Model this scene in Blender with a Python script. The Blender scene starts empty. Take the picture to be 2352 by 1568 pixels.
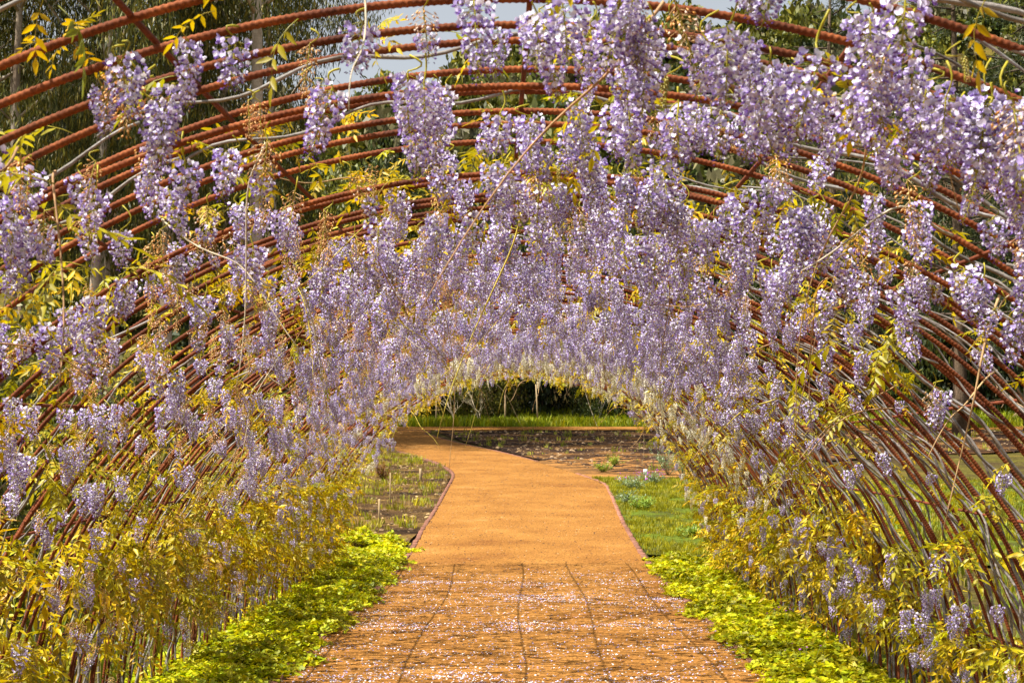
import bpy, math, random
import numpy as np
from mathutils import Vector, Matrix, Euler

random.seed(7); rng = np.random.default_rng(7)
S = bpy.context.scene
COL = S.collection
R_ = math.radians

# ------------------------------------------------------------------ camera, sky, sun, exposure
EYE = 1.618
FPX = 3267.0                      # focal length in pixels of a 2352 px wide picture (50 mm)
cam_d = bpy.data.cameras.new('camera'); cam = bpy.data.objects.new('camera', cam_d); COL.objects.link(cam)
cam_d.lens = 50; cam_d.sensor_width = 36; cam_d.clip_start = 0.1; cam_d.clip_end = 3000
cam.location = (0, 0, EYE)
cam.rotation_euler = (R_(90 + 4.13), 0, R_(0.42))
cam_d.dof.use_dof = True; cam_d.dof.focus_distance = 8.5; cam_d.dof.aperture_fstop = 13
S.camera = cam

SUN_EL, SUN_AZ = 59.0, 24.0        # azimuth: degrees behind the exact left
sdir = Vector((-math.cos(R_(SUN_EL)) * math.cos(R_(SUN_AZ)), -math.cos(R_(SUN_EL)) * math.sin(R_(SUN_AZ)), math.sin(R_(SUN_EL))))
sl = bpy.data.lights.new('sun', 'SUN'); sl.energy = 5.0; sl.angle = R_(0.5); sl.color = (1, .95, .86)
so = bpy.data.objects.new('sun', sl); COL.objects.link(so); so.rotation_euler = sdir.to_track_quat('Z', 'Y').to_euler()
so.location = (-20, -8, 30)
W = bpy.data.worlds.new('World'); S.world = W; W.use_nodes = True
wn = W.node_tree.nodes; wl = W.node_tree.links
sky = wn.new('ShaderNodeTexSky'); sky.sky_type = 'NISHITA'; sky.sun_disc = False
sky.sun_elevation = R_(SUN_EL); sky.sun_rotation = math.atan2(sdir.x, sdir.y)
sky.air_density = 1.3; sky.dust_density = 3.0; sky.ozone_density = 1.0
hs = wn.new('ShaderNodeHueSaturation'); hs.inputs['Saturation'].default_value = .35
bg = wn['Background']; bg.inputs['Strength'].default_value = .074
wl.new(sky.outputs[0], hs.inputs['Color']); wl.new(hs.outputs[0], bg.inputs['Color'])
S.view_settings.view_transform = 'Standard'; S.view_settings.look = 'None'
S.view_settings.exposure = 1.15; S.view_settings.gamma = 1; S.view_settings.use_curve_mapping = False
S.render.engine = 'CYCLES'
S.cycles.max_bounces = 7; S.cycles.diffuse_bounces = 2; S.cycles.glossy_bounces = 2
S.cycles.transmission_bounces = 4; S.cycles.transparent_max_bounces = 4

# ------------------------------------------------------------------ helpers
def tag(o, label=None, cat=None, group=None, kind=None):
    if label: o['label'] = label
    if cat: o['category'] = cat
    if group: o['group'] = group
    if kind: o['kind'] = kind
    return o

def mesh(name, V, F, mats, col=None, mi=None, smooth=False):
    """V (n,3); F list of int arrays (m,k); col (n,3) colours per vertex"""
    me = bpy.data.meshes.new(name)
    if not isinstance(F, (list, tuple)): F = [F]
    F = [np.asarray(f, dtype=np.int32) for f in F if len(f)]
    V = np.asarray(V, dtype=np.float32)
    me.vertices.add(len(V)); me.vertices.foreach_set('co', V.ravel())
    loops = np.concatenate([f.ravel() for f in F])
    tot = np.concatenate([np.full(len(f), f.shape[1], dtype=np.int32) for f in F])
    st = np.concatenate([[0], np.cumsum(tot)[:-1]]).astype(np.int32)
    me.loops.add(len(loops)); me.loops.foreach_set('vertex_index', loops)
    me.polygons.add(len(tot)); me.polygons.foreach_set('loop_start', st)
    for m in (mats if isinstance(mats, (list, tuple)) else [mats]): me.materials.append(m)
    if mi is not None: me.polygons.foreach_set('material_index', np.asarray(mi, dtype=np.int32))
    if smooth: me.polygons.foreach_set('use_smooth', np.ones(len(tot), dtype=bool))
    if col is not None:
        a = me.color_attributes.new('col', 'FLOAT_COLOR', 'POINT')
        c = np.ones((len(V), 4), dtype=np.float32); c[:, :3] = col
        a.data.foreach_set('color', c.ravel())
    me.update(calc_edges=True)
    return me

def link(name, me, parent=None, loc=None):
    o = bpy.data.objects.new(name, me); COL.objects.link(o)
    if parent is not None: o.parent = parent
    if loc is not None: o.location = loc
    return o

def empty(name, loc):
    o = bpy.data.objects.new(name, None); COL.objects.link(o); o.location = loc; o.empty_display_size = .2
    return o

def scatter(T, M, tint=None):
    """template T=(V,[F],col) put at every 4x4 matrix in M (N,4,4); tint (N,3) multiplies the colour"""
    V, Fs, C = T
    n = len(M); nv = len(V)
    out = np.einsum('nij,vj->nvi', M[:, :3, :3], V) + M[:, None, :3, 3]
    off = (np.arange(n) * nv)[:, None, None]
    FF = [(f[None] + off).reshape(-1, f.shape[1]) for f in Fs]
    c = np.repeat(C[None], n, 0)
    if tint is not None: c = c * tint[:, None, :]
    return out.reshape(-1, 3), FF, np.clip(c.reshape(-1, 3), 0, 1)

def join(parts):
    V = []; C = []; F = {}; o = 0
    for v, fs, c in parts:
        V.append(v); C.append(c)
        for f in fs:
            if len(f): F.setdefault(f.shape[1], []).append(f + o)
        o += len(v)
    return np.concatenate(V), [np.concatenate(x) for x in F.values()], np.concatenate(C)

def rotmats(rx, ry, rz, s, pos):
    """euler XYZ rotation + scale + position, vectorised"""
    n = len(pos)
    cx, sx, cy, sy, cz, sz = np.cos(rx), np.sin(rx), np.cos(ry), np.sin(ry), np.cos(rz), np.sin(rz)
    M = np.zeros((n, 4, 4)); s = np.asarray(s)
    M[:, 0, 0] = cz * cy; M[:, 0, 1] = cz * sy * sx - sz * cx; M[:, 0, 2] = cz * sy * cx + sz * sx
    M[:, 1, 0] = sz * cy; M[:, 1, 1] = sz * sy * sx + cz * cx; M[:, 1, 2] = sz * sy * cx - cz * sx
    M[:, 2, 0] = -sy; M[:, 2, 1] = cy * sx; M[:, 2, 2] = cy * cx
    if s.ndim == 2: M[:, :3, :3] *= s[:, None, :]
    else: M[:, :3, :3] *= s[:, None, None] if s.ndim else s
    M[:, :3, 3] = pos; M[:, 3, 3] = 1
    return M

def tube(pts, rad, k=5, closed=True, phase=0.0, ribs=None):
    """tube through pts (n,3) with radii rad"""
    P = np.asarray(pts, float); n = len(P)
    rad = np.broadcast_to(np.asarray(rad, float), (n,))
    T = np.gradient(P, axis=0); T /= np.linalg.norm(T, axis=1)[:, None] + 1e-9
    up = np.array([0, 1.0, 0]) if abs(T[:, 1]).mean() < .7 else np.array([1.0, 0, 0])
    A = np.cross(T, up); A /= np.linalg.norm(A, axis=1)[:, None] + 1e-9
    B = np.cross(T, A)
    a = np.arange(k) * 2 * math.pi / k + phase
    rr = rad[:, None] * np.ones((n, k))
    if ribs is not None:
        s = np.concatenate([[0], np.cumsum(np.linalg.norm(np.diff(P, axis=0), axis=1))])
        rr = rr + ribs[1] * np.clip(np.sin(2 * math.pi * s[:, None] / ribs[0] + a[None]), -.2, 1)
    V = P[:, None] + rr[..., None] * (np.cos(a)[None, :, None] * A[:, None] + np.sin(a)[None, :, None] * B[:, None])
    V = V.reshape(-1, 3)
    i = np.arange(n - 1)[:, None] * k; j = np.arange(k)[None]
    F = np.stack([i + j, i + (j + 1) % k, i + k + (j + 1) % k, i + k + j], -1).reshape(-1, 4)
    Fs = [F]
    if closed and k >= 3: Fs.append(np.array([list(range(k))[::-1], [(n - 1) * k + q for q in range(k)]]))
    return V, Fs

def tubec(pts, rad, c, k=5):
    V, Fs = tube(pts, rad, k); return V, Fs, np.tile(np.array(c, float), (len(V), 1))

def sm(x, a, b):
    t = np.clip((x - a) / (b - a), 0, 1); return t * t * (3 - 2 * t)

# ------------------------------------------------------------------ materials
def mat_attr(name, transl=.3, rough=.5, spec=.3, noise=.25, nscale=40, bump=0.0, tcol=(1, 1, 1)):
    m = bpy.data.materials.new(name); m.use_nodes = True; N = m.node_tree.nodes; L = m.node_tree.links
    b = N['Principled BSDF']; out = N['Material Output']
    at = N.new('ShaderNodeAttribute'); at.attribute_name = 'col'
    oi = N.new('ShaderNodeObjectInfo')
    tc = N.new('ShaderNodeTexCoord'); nz = N.new('ShaderNodeTexNoise'); nz.inputs['Scale'].default_value = nscale
    L.new(tc.outputs['Object'], nz.inputs['Vector'])
    mr = N.new('ShaderNodeMapRange'); mr.inputs[1].default_value = .3; mr.inputs[2].default_value = .7
    mr.inputs[3].default_value = 1 - noise; mr.inputs[4].default_value = 1 + noise
    L.new(nz.outputs['Fac'], mr.inputs[0])
    mr2 = N.new('ShaderNodeMapRange'); mr2.inputs[3].default_value = .84; mr2.inputs[4].default_value = 1.12
    L.new(oi.outputs['Random'], mr2.inputs[0])
    mu = N.new('ShaderNodeMath'); mu.operation = 'MULTIPLY'; L.new(mr.outputs[0], mu.inputs[0]); L.new(mr2.outputs[0], mu.inputs[1])
    vm = N.new('ShaderNodeVectorMath'); vm.operation = 'SCALE'; L.new(at.outputs['Color'], vm.inputs[0]); L.new(mu.outputs[0], vm.inputs['Scale'])
    L.new(vm.outputs[0], b.inputs['Base Color'])
    b.inputs['Roughness'].default_value = rough; b.inputs['Specular IOR Level'].default_value = spec
    if bump:
        bp = N.new('ShaderNodeBump'); bp.inputs['Strength'].default_value = bump; bp.inputs['Distance'].default_value = .01
        L.new(nz.outputs['Fac'], bp.inputs['Height']); L.new(bp.outputs[0], b.inputs['Normal'])
    if transl:
        t = N.new('ShaderNodeBsdfTranslucent'); tm = N.new('ShaderNodeVectorMath'); tm.operation = 'MULTIPLY'
        L.new(vm.outputs[0], tm.inputs[0]); tm.inputs[1].default_value = tcol; L.new(tm.outputs[0], t.inputs['Color'])
        mx = N.new('ShaderNodeMixShader'); mx.inputs[0].default_value = transl
        L.new(b.outputs[0], mx.inputs[1]); L.new(t.outputs[0], mx.inputs[2]); L.new(mx.outputs[0], out.inputs['Surface'])
    return m

def mat_noise(name, stops, scale=3, detail=8, rough=.9, bump=.3, bdist=.01, scale2=60, fine=.25, stretch=(1, 1, 1), spec=.2, rnd=0.0):
    """colour ramp over layered noise in object space + fine grain + bump"""
    m = bpy.data.materials.new(name); m.use_nodes = True; N = m.node_tree.nodes; L = m.node_tree.links
    b = N['Principled BSDF']; b.inputs['Roughness'].default_value = rough; b.inputs['Specular IOR Level'].default_value = spec
    tc = N.new('ShaderNodeTexCoord'); mp = N.new('ShaderNodeMapping'); mp.inputs['Scale'].default_value = stretch
    L.new(tc.outputs['Object'], mp.inputs[0])
    n1 = N.new('ShaderNodeTexNoise'); n1.inputs['Scale'].default_value = scale; n1.inputs['Detail'].default_value = detail; n1.inputs['Roughness'].default_value = .62
    n2 = N.new('ShaderNodeTexNoise'); n2.inputs['Scale'].default_value = scale2; n2.inputs['Detail'].default_value = 4
    L.new(mp.outputs[0], n1.inputs['Vector']); L.new(tc.outputs['Object'], n2.inputs['Vector'])
    cr = N.new('ShaderNodeValToRGB'); e = cr.color_ramp.elements
    e[0].position, e[0].color = stops[0][0], (*stops[0][1], 1); e[1].position, e[1].color = stops[-1][0], (*stops[-1][1], 1)
    for p, c in stops[1:-1]:
        x = e.new(p); x.color = (*c, 1)
    L.new(n1.outputs['Fac'], cr.inputs[0])
    mr = N.new('ShaderNodeMapRange'); mr.inputs[1].default_value = .3; mr.inputs[2].default_value = .7
    mr.inputs[3].default_value = 1 - fine; mr.inputs[4].default_value = 1 + fine
    L.new(n2.outputs['Fac'], mr.inputs[0]); fac = mr.outputs[0]
    if rnd:
        oi = N.new('ShaderNodeObjectInfo'); m2 = N.new('ShaderNodeMapRange'); m2.inputs[3].default_value = 1 - rnd; m2.inputs[4].default_value = 1 + rnd
        L.new(oi.outputs['Random'], m2.inputs[0]); mu = N.new('ShaderNodeMath'); mu.operation = 'MULTIPLY'
        L.new(fac, mu.inputs[0]); L.new(m2.outputs[0], mu.inputs[1]); fac = mu.outputs[0]
    vm = N.new('ShaderNodeVectorMath'); vm.operation = 'SCALE'
    L.new(cr.outputs[0], vm.inputs[0]); L.new(fac, vm.inputs['Scale']); L.new(vm.outputs[0], b.inputs['Base Color'])
    ad = N.new('ShaderNodeMath'); ad.operation = 'ADD'; L.new(n1.outputs['Fac'], ad.inputs[0]); L.new(n2.outputs['Fac'], ad.inputs[1])
    bp = N.new('ShaderNodeBump'); bp.inputs['Strength'].default_value = bump; bp.inputs['Distance'].default_value = bdist
    L.new(ad.outputs[0], bp.inputs['Height']); L.new(bp.outputs[0], b.inputs['Normal'])
    return m

M_PETAL = mat_attr('wisteria_petal', .30, .5, .3, .16, 90)
M_LEAF = mat_attr('wisteria_leaf', .38, .45, .35, .22, 25, tcol=(1.25, 1.2, .6))
M_COVER = mat_attr('ground_leaf', .36, .5, .3, .3, 5, tcol=(1.2, 1.15, .5))
M_FOLI = mat_attr('tree_leaf', .25, .5, .3, .4, 1.2)
M_TWIG = mat_attr('twig', 0, .85, .15, .3, 30)
M_RUST = mat_noise('rusted_rebar', [(.3, (.06, .017, .009)), (.5, (.145, .038, .012)), (.7, (.27, .078, .022))], 9, 6, .85, .5, .002, 160, .35, rnd=.22)
M_RUSTD = mat_noise('dark_rusted_rod', [(.3, (.07, .022, .012)), (.7, (.22, .055, .02))], 9, 6, .85, .5, .002, 160, .3)
M_VINE = mat_noise('vine_bark', [(.3, (.10, .075, .06)), (.5, (.20, .175, .155)), (.72, (.36, .345, .33))], 6, 8, .8, .5, .003, 90, .25, stretch=(1, 1, 3), rnd=.25)
M_PATH = mat_noise('orange_gravel_path', [(.25, (.16, .062, .018)), (.42, (.235, .104, .025)), (.6, (.295, .136, .033)), (.8, (.40, .21, .075))], .9, 15, .95, 1.0, .02, 42, .5, spec=.05)
M_SAND = mat_noise('sandy_soil', [(.3, (.035, .022, .014)), (.46, (.14, .07, .025)), (.55, (.28, .13, .038)), (.75, (.36, .19, .06))], 1.3, 13, .95, .9, .03, 20, .45, stretch=(.6, 1.6, 1), spec=.04)
M_SOIL = mat_noise('dark_soil_bed', [(.36, (.014, .009, .007)), (.5, (.035, .019, .012)), (.58, (.11, .055, .02)), (.7, (.22, .11, .035))], .55, 14, .95, .9, .04, 14, .5, spec=.04)
M_SOIL2 = mat_noise('weedy_soil', [(.36, (.018, .011, .007)), (.5, (.075, .043, .018)), (.6, (.15, .09, .028)), (.72, (.10, .10, .012))], 1.1, 14, .95, .9, .03, 18, .5, spec=.04)
M_GROUND = mat_noise('ground_earth', [(.3, (.02, .015, .008)), (.46, (.055, .038, .016)), (.6, (.08, .07, .014)), (.75, (.17, .10, .03))], .35, 14, .95, .8, .04, 9, .45, spec=.04)
M_LAWN = mat_noise('grass_soil', [(.35, (.04, .035, .012)), (.6, (.09, .12, .012))], 1.2, 10, .95, .8, .03, 16, .4, spec=.04)
M_BRICK = mat_noise('pink_brick', [(.3, (.15, .065, .04)), (.6, (.27, .125, .085)), (.8, (.36, .2, .13))], 12, 6, .9, .4, .003, 120, .25, rnd=.25)
M_BARK = mat_noise('eucalyptus_bark', [(.3, (.16, .10, .06)), (.5, (.42, .33, .24)), (.7, (.62, .55, .46))], 1.3, 8, .85, .5, .02, 14, .2, stretch=(1, 1, .25), rnd=.2)
M_DBARK = mat_noise('dark_bark', [(.3, (.05, .035, .02)), (.7, (.16, .11, .07))], 2, 8, .9, .6, .03, 18, .3, stretch=(1, 1, .3))
M_WOOD = mat_noise('weathered_stake', [(.3, (.24, .16, .08)), (.7, (.48, .36, .2))], 5, 6, .85, .4, .004, 60, .2, stretch=(1, 1, .2))
M_WHITE = mat_noise('white_paint', [(.3, (.6, .55, .48)), (.6, (.82, .82, .8))], 8, 5, .6, .2, .002, 60, .1)
M_BLACK = mat_noise('black_plastic', [(.3, (.008, .008, .009)), (.7, (.02, .02, .022))], 6, 4, .45, .2, .003, 60, .1, spec=.5)
M_ROCK = mat_noise('pebble', [(.3, (.25, .15, .08)), (.55, (.5, .34, .2)), (.75, (.62, .5, .38))], 9, 4, .9, .4, .004, 60, .2)

# ------------------------------------------------------------------ terrain
def gz(x, y):
    """height of the ground: level in the tunnel, rising gently beyond it, a hill behind"""
    x = np.asarray(x, float); y = np.asarray(y, float)
    k = 1.6
    t = (y - 19.5) / k
    z = .0525 * k * np.where(t > 20, t, np.log1p(np.exp(np.minimum(t, 20))))
    h = np.maximum(y - 68, 0)
    slope = .40 + .05 * np.tanh((x - 5) / 25) - .02 * np.cos(x * .05)
    hill = slope * np.minimum(h, 118) * sm(h, -5, 25) + 2.2 * np.sin(x * .09 + 1) * sm(h, 10, 60) + 1.5 * np.sin(y * .11 + x * .05) * sm(h, 10, 60)
    z = np.where(y > 68, z * 0 + .0525 * (np.minimum(y, 90) - 19.5), z) + hill
    z = z + np.where(np.abs(x) > 5, .06 * np.sin(x * .7) * np.sin(y * .45) * sm(np.abs(x), 5, 9), 0)
    return z

_rot = cam.rotation_euler.to_matrix()
def ray(u, v):
    d = _rot @ Vector(((u - 1176) / FPX, (784 - v) / FPX, -1)); return d / d.y
def ground_at(u, v):
    """where the line of sight through a point of the photograph (2352 wide) meets the ground"""
    d = ray(u, v); y = 1.0
    for y in np.arange(3, 75, .05):
        if EYE + d.z * y <= float(gz(d.x * y, y)): break
    return np.array([d.x * y, y])
def at(u, v, y):
    d = ray(u, v); return np.array([d.x * y, y, EYE + d.z * y])

def axis(lo, hi, fine_lo, fine_hi, fs, grow=1.12):
    a = list(np.arange(fine_lo, fine_hi, fs)); s = fs
    x = fine_hi
    while x < hi: a.append(x); s *= grow; x += s
    a.append(hi); x = fine_lo; s = fs
    while x > lo: s *= grow; x -= s; a.insert(0, max(x, lo))
    return np.unique(np.array(a))
gx = axis(-600, 600, -9, 9, .3); gy = axis(-60, 900, -2, 70, .35, 1.06)
X, Y = np.meshgrid(gx, gy); Z = gz(X, Y) - .035
nx_, ny_ = len(gx), len(gy)
i, j = np.meshgrid(np.arange(nx_ - 1), np.arange(ny_ - 1)); q = (j * nx_ + i).ravel()
tag(link('ground', mesh('ground', np.stack([X, Y, Z], -1).reshape(-1, 3), np.stack([q, q + 1, q + nx_ + 1, q + nx_], -1), M_GROUND, smooth=True)), kind='structure')

def resample(P, n):
    P = np.asarray(P, float); s = np.concatenate([[0], np.cumsum(np.linalg.norm(np.diff(P, axis=0), axis=1))])
    t = np.linspace(0, s[-1], n); return np.stack([np.interp(t, s, P[:, k]) for k in range(P.shape[1])], -1)

def pb(x, y):
    """small unevenness of the trodden ground"""
    return .006 * np.sin(x * 5.1 + 2 * np.sin(y * 2.3)) * np.sin(y * 6.1 + 1.5 * np.sin(x * 3.7)) + .004 * np.sin(x * 13 + y * 9) * np.sin(y * 17 - x * 4)
def strip(name, A, B, m, dz, nc=10, kind='structure', wob=0.0, n=None, seg=.35):
    """sheet between two edge polylines (same number of points), lying dz above the ground"""
    A = np.asarray(A, float); B = np.asarray(B, float)
    segs_A = [A[:1]]; segs_B = [B[:1]]
    for k in range(len(A) - 1):
        L_ = max(np.linalg.norm(A[k + 1] - A[k]), np.linalg.norm(B[k + 1] - B[k])); c = max(1, int(L_ / seg))
        t = np.linspace(0, 1, c + 1)[1:, None]
        segs_A.append(A[k] + t * (A[k + 1] - A[k])); segs_B.append(B[k] + t * (B[k + 1] - B[k]))
    A = np.concatenate(segs_A); B = np.concatenate(segs_B); n = len(A)
    if wob:
        A = A + rng.normal(0, wob, A.shape); B = B + rng.normal(0, wob, B.shape)
    t = np.linspace(0, 1, nc + 1)[None, :, None]
    G = A[:, None] + t * (B - A)[:, None]
    V = np.concatenate([G, (gz(G[..., 0], G[..., 1]) + pb(G[..., 0], G[..., 1]) + dz)[..., None]], -1).reshape(-1, 3)
    i, j = np.meshgrid(np.arange(nc), np.arange(n - 1)); q = (j * (nc + 1) + i).ravel()
    o = link(name, mesh(name, V, np.stack([q, q + 1, q + nc + 2, q + nc + 1], -1), m, smooth=True))
    return tag(o, kind=kind)

def smooth_poly(P, n):
    """Catmull-Rom through the points"""
    P = np.asarray(P, float); Q = np.concatenate([[2 * P[0] - P[1]], P, [2 * P[-1] - P[-2]]]); out = []
    for k in range(1, len(Q) - 2):
        t = np.linspace(0, 1, 9)[:-1, None]
        a, b, c, d = Q[k - 1], Q[k], Q[k + 1], Q[k + 2]
        out.append(.5 * ((2 * b) + (-a + c) * t + (2 * a - 5 * b + 4 * c - d) * t ** 2 + (-a + 3 * b - 3 * c + d) * t ** 3))
    out.append(P[-1:]); return resample(np.concatenate(out), n)

LE_px = [(640, 1568), (785, 1430), (925, 1300), (974, 1217), (1001, 1175), (1028, 1125), (1043, 1095), (1038, 1082), (1014, 1067), (997, 1060), (931, 1040), (857, 1024)]
RE_px = [(1768, 1568), (1625, 1430), (1490, 1300), (1434, 1212), (1411, 1162), (1398, 1132), (1384, 1110), (1344, 1095), (1299, 1080), (1238, 1061), (1144, 1037), (1051, 1017), (977, 997), (940, 988)]
LE = [ground_at(*p) for p in LE_px]; RE = [ground_at(*p) for p in RE_px]
LE = [np.array([LE[0][0] - .02, -3.0])] + LE; RE = [np.array([RE[0][0] + .02, -3.0])] + RE
LE.append(LE[-1] + (LE[-1] - LE[-2]) / np.linalg.norm(LE[-1] - LE[-2]) * 14); RE.append(RE[-1] + np.array([-10., 3.]))
LEs = smooth_poly(LE, 160); REs = smooth_poly(RE, 160)
# pair the two edges by nearest advance
strip('path', LEs, REs, M_PATH, .004, 30, seg=.12)
SA = [ground_at(u, v) for u, v in [(1225, 1059), (1299, 1080), (1344, 1095), (1380, 1110)]]; SB = [ground_at(u, v) for u, v in [(1420, 1046), (1560, 1066), (1640, 1082), (1660, 1096)]]
strip('sandy_ground', SA, SB, M_SAND, .0075, 24)
cross_y = ground_at(1500, 989)[1]
strip('cross_path', [(-40, cross_y + .2), (60, cross_y + 1.5)], [(-40, cross_y + 4.2), (60, cross_y + 4.2)], M_PATH, .008, 6)
HEDGE_Y = cross_y + 8

# soil beds
fl = [ground_at(u, v) for u, v in [(1000, 990), (1060, 1013), (1150, 1034), (1240, 1056), (1330, 1073), (1420, 1085)]]
fr = [np.array([fl[0][0], cross_y - .1])] + [np.array([a, cross_y - .1]) for a in (4, 9, 15, 24, 36)]
strip('far_soil_bed', fl, fr, M_SOIL, .008, 14)
lb = [ground_at(u, v) for u, v in [(925, 1255), (968, 1217), (994, 1175), (1020, 1125), (1034, 1095), (1008, 1069), (930, 1043), (862, 1027)]]
lw = [np.array([a, b]) for a, b in [(-7, 18.2), (-7.5, 20.5), (-8, 22.5), (-9, 25), (-10, 28), (-12, 31), (-15, 36), (-18, 40)]]
strip('left_soil_bed', lb, lw, M_SOIL2, .008, 14)
rb = [ground_at(u, v) for u, v in [(1488, 1275), (1445, 1215), (1418, 1160), (1404, 1132), (1392, 1112), (1360, 1098)]]
rw = [np.array([a, b]) for a, b in [(9, 18), (10, 21), (11, 24), (12, 27), (13, 30), (14, 33)]]
strip('grass_patch_soil', rb, rw, M_LAWN, .008, 14)
strip('hedge_verge', [(-60, cross_y + 4.3), (80, cross_y + 4.3)], [(-60, HEDGE_Y + 4), (80, HEDGE_Y + 4)], M_LAWN, .004, 8)
strip('tunnel_verge', [(-2.9, -3), (-2.9, 18.2)], [(LE[1][0], -3), (-1.62, 18.2)], M_LAWN, .001, 4)
strip('tunnel_verge', [(1.62, -3), (1.62, 18.2)], [(2.9, -3), (2.9, 18.2)], M_LAWN, .001, 4)

ORD = ['leftmost', 'second', 'third', 'fourth', 'fifth', 'sixth', 'seventh', 'eighth', 'ninth', 'tenth', 'eleventh', 'twelfth', 'thirteenth', 'fourteenth', 'fifteenth', 'sixteenth', 'seventeenth', 'eighteenth', 'nineteenth', 'twentieth', 'twenty-first', 'twenty-second', 'twenty-third', 'twenty-fourth', 'twenty-fifth', 'twenty-sixth', 'twenty-seventh']
def rank(objs, what):
    for k, o in enumerate(sorted(objs, key=lambda o: o.location.x / o.location.y)): o['label'] = ('leftmost ' + what) if k == 0 else (ORD[k] + ' from the left: ' + what)

# ------------------------------------------------------------------ brick edging
def box(lx, ly, lz, bev=.004):
    x, y, z = lx / 2, ly / 2, lz
    V = np.array([(-x, -y, 0), (x, -y, 0), (x, y, 0), (-x, y, 0), (-x, -y, z - bev), (x, -y, z - bev), (x, y, z - bev), (-x, y, z - bev),
                  (-x + bev, -y + bev, z), (x - bev, -y + bev, z), (x - bev, y - bev, z), (-x + bev, y - bev, z)])
    F = np.array([(0, 3, 2, 1), (0, 1, 5, 4), (1, 2, 6, 5), (2, 3, 7, 6), (3, 0, 4, 7), (4, 5, 9, 8), (5, 6, 10, 9), (6, 7, 11, 10), (7, 4, 8, 11), (8, 9, 10, 11)])
    return V, F
bV, bF = box(.07, .215, .10); bmesh_ = mesh('brick', bV, bF, M_BRICK)
def edging(pts, label, off, skip=None):
    P = resample(pts, 4000); s = np.concatenate([[0], np.cumsum(np.linalg.norm(np.diff(P, axis=0), axis=1))])
    base = P[0]; root = empty('brick_edging', (base[0], base[1], 0)); tag(root, label, 'path edging', 'brick edgings along the path')
    k = 0; d = .0; far = []
    while d < s[-1] and k < 290:
        x = np.interp(d, s, P[:, 0]); y = np.interp(d, s, P[:, 1])
        x2 = np.interp(d + .1, s, P[:, 0]); y2 = np.interp(d + .1, s, P[:, 1]); a = math.atan2(x2 - x, y2 - y)
        px, py, pz = x + off * math.cos(a) - base[0] + random.gauss(0, .004), y - off * math.sin(a) - base[1], float(gz(x, y)) - .082 + random.uniform(-.006, .008)
        if y > 25: far.append((px, py, pz, -a)); k += .01
        else:
            o = link('brick', bmesh_, root, (px, py, pz))
            o.rotation_euler = (random.gauss(0, .02), random.gauss(0, .02), -a + random.gauss(0, .025)); k += 1
        d += .226 + random.uniform(0, .012)
    if far:
        q = np.array(far); n = len(q); V, F, C = scatter((bV, [bF], np.ones((len(bV), 3))), rotmats(np.zeros(n), np.zeros(n), q[:, 3], np.ones(n), q[:, :3]))
        tag(link('far_bricks', mesh('far_bricks', V, F, M_BRICK), root), kind='stuff')
edging([p for p in LEs if p[1] > 8.5 and p[0] > -12], 'pink brick edging curving along the left side of the orange path', -.03)
ke = int(np.argmin([np.linalg.norm(p - ground_at(1310, 1083)) for p in REs]))
kf = int(np.argmin([np.linalg.norm(p - ground_at(1230, 1059)) for p in REs]))
edging([p for p in REs[:ke] if p[1] > 8.5], 'pink brick edging along the right side of the path beside the ivy', .03)
edging([p for p in REs[kf:] if p[0] > -14], 'far brick edging between the orange path and the dark soil bed', .03)

# ------------------------------------------------------------------ rebar tunnel
R0 = 2.5; Y0, Y1, DY = 1.9, 18.4, .168
tun = empty('rebar_tunnel', (0, Y0, 0))
tag(tun, 'long rusty rebar arch tunnel spanning the orange path under the wisteria', 'garden tunnel')
def arch_pts(n): 
    a = np.linspace(0, math.pi, n); z = R0 * np.sin(a)
    P = np.stack([R0 * np.cos(a), 0 * a, z], -1); 
    return np.concatenate([[[R0, 0, -.15]], P, [[-R0, 0, -.15]]])
def arc_dense(n):
    a = np.linspace(-.04, math.pi + .04, n); return np.stack([R0 * np.cos(a), 0 * a, R0 * np.sin(a)], -1)
V, F = tube(arc_dense(2700), .0084, 8, ribs=(.0135, .0013)); ARCH_HI = mesh('arch_bar_near', V, F, M_RUST, smooth=True)
V, F = tube(arc_dense(110), .0088, 6); ARCH_LO = mesh('arch_bar', V, F, M_RUST, smooth=True)
arches = []; y = Y0
while y < Y1 + .01:
    o = link('arch_bar', ARCH_HI if y < 9 else ARCH_LO, tun, (random.gauss(0, .012), y - Y0, random.gauss(0, .012)))
    o.rotation_euler = (random.gauss(0, .012), 0, random.gauss(0, .016)); s = 1 + random.gauss(0, .006); o.scale = (s, 1, s * (1 + random.gauss(0, .006)))
    arches.append(y)
    y += DY * random.uniform(.82, 1.18)
    if y > 6 and random.random() < .12: y += .05 - DY * .6
yy = np.arange(Y0 - .1, Y1 + .12, .12)
for a in list(range(15, 166, 15)):
    th = R_(a + random.uniform(-1.2, 1.2)); w = random.uniform(0, 6)
    th2 = th + .012 * np.sin(yy * .8 + w)
    P = np.stack([(R0 + .019) * np.cos(th2), yy - Y0, (R0 + .019) * np.sin(th2)], -1)
    V, F = tube(P, .0068, 6); link('tie_rod', mesh('tie_rod', V, F, M_RUSTD, smooth=True), tun)

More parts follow.
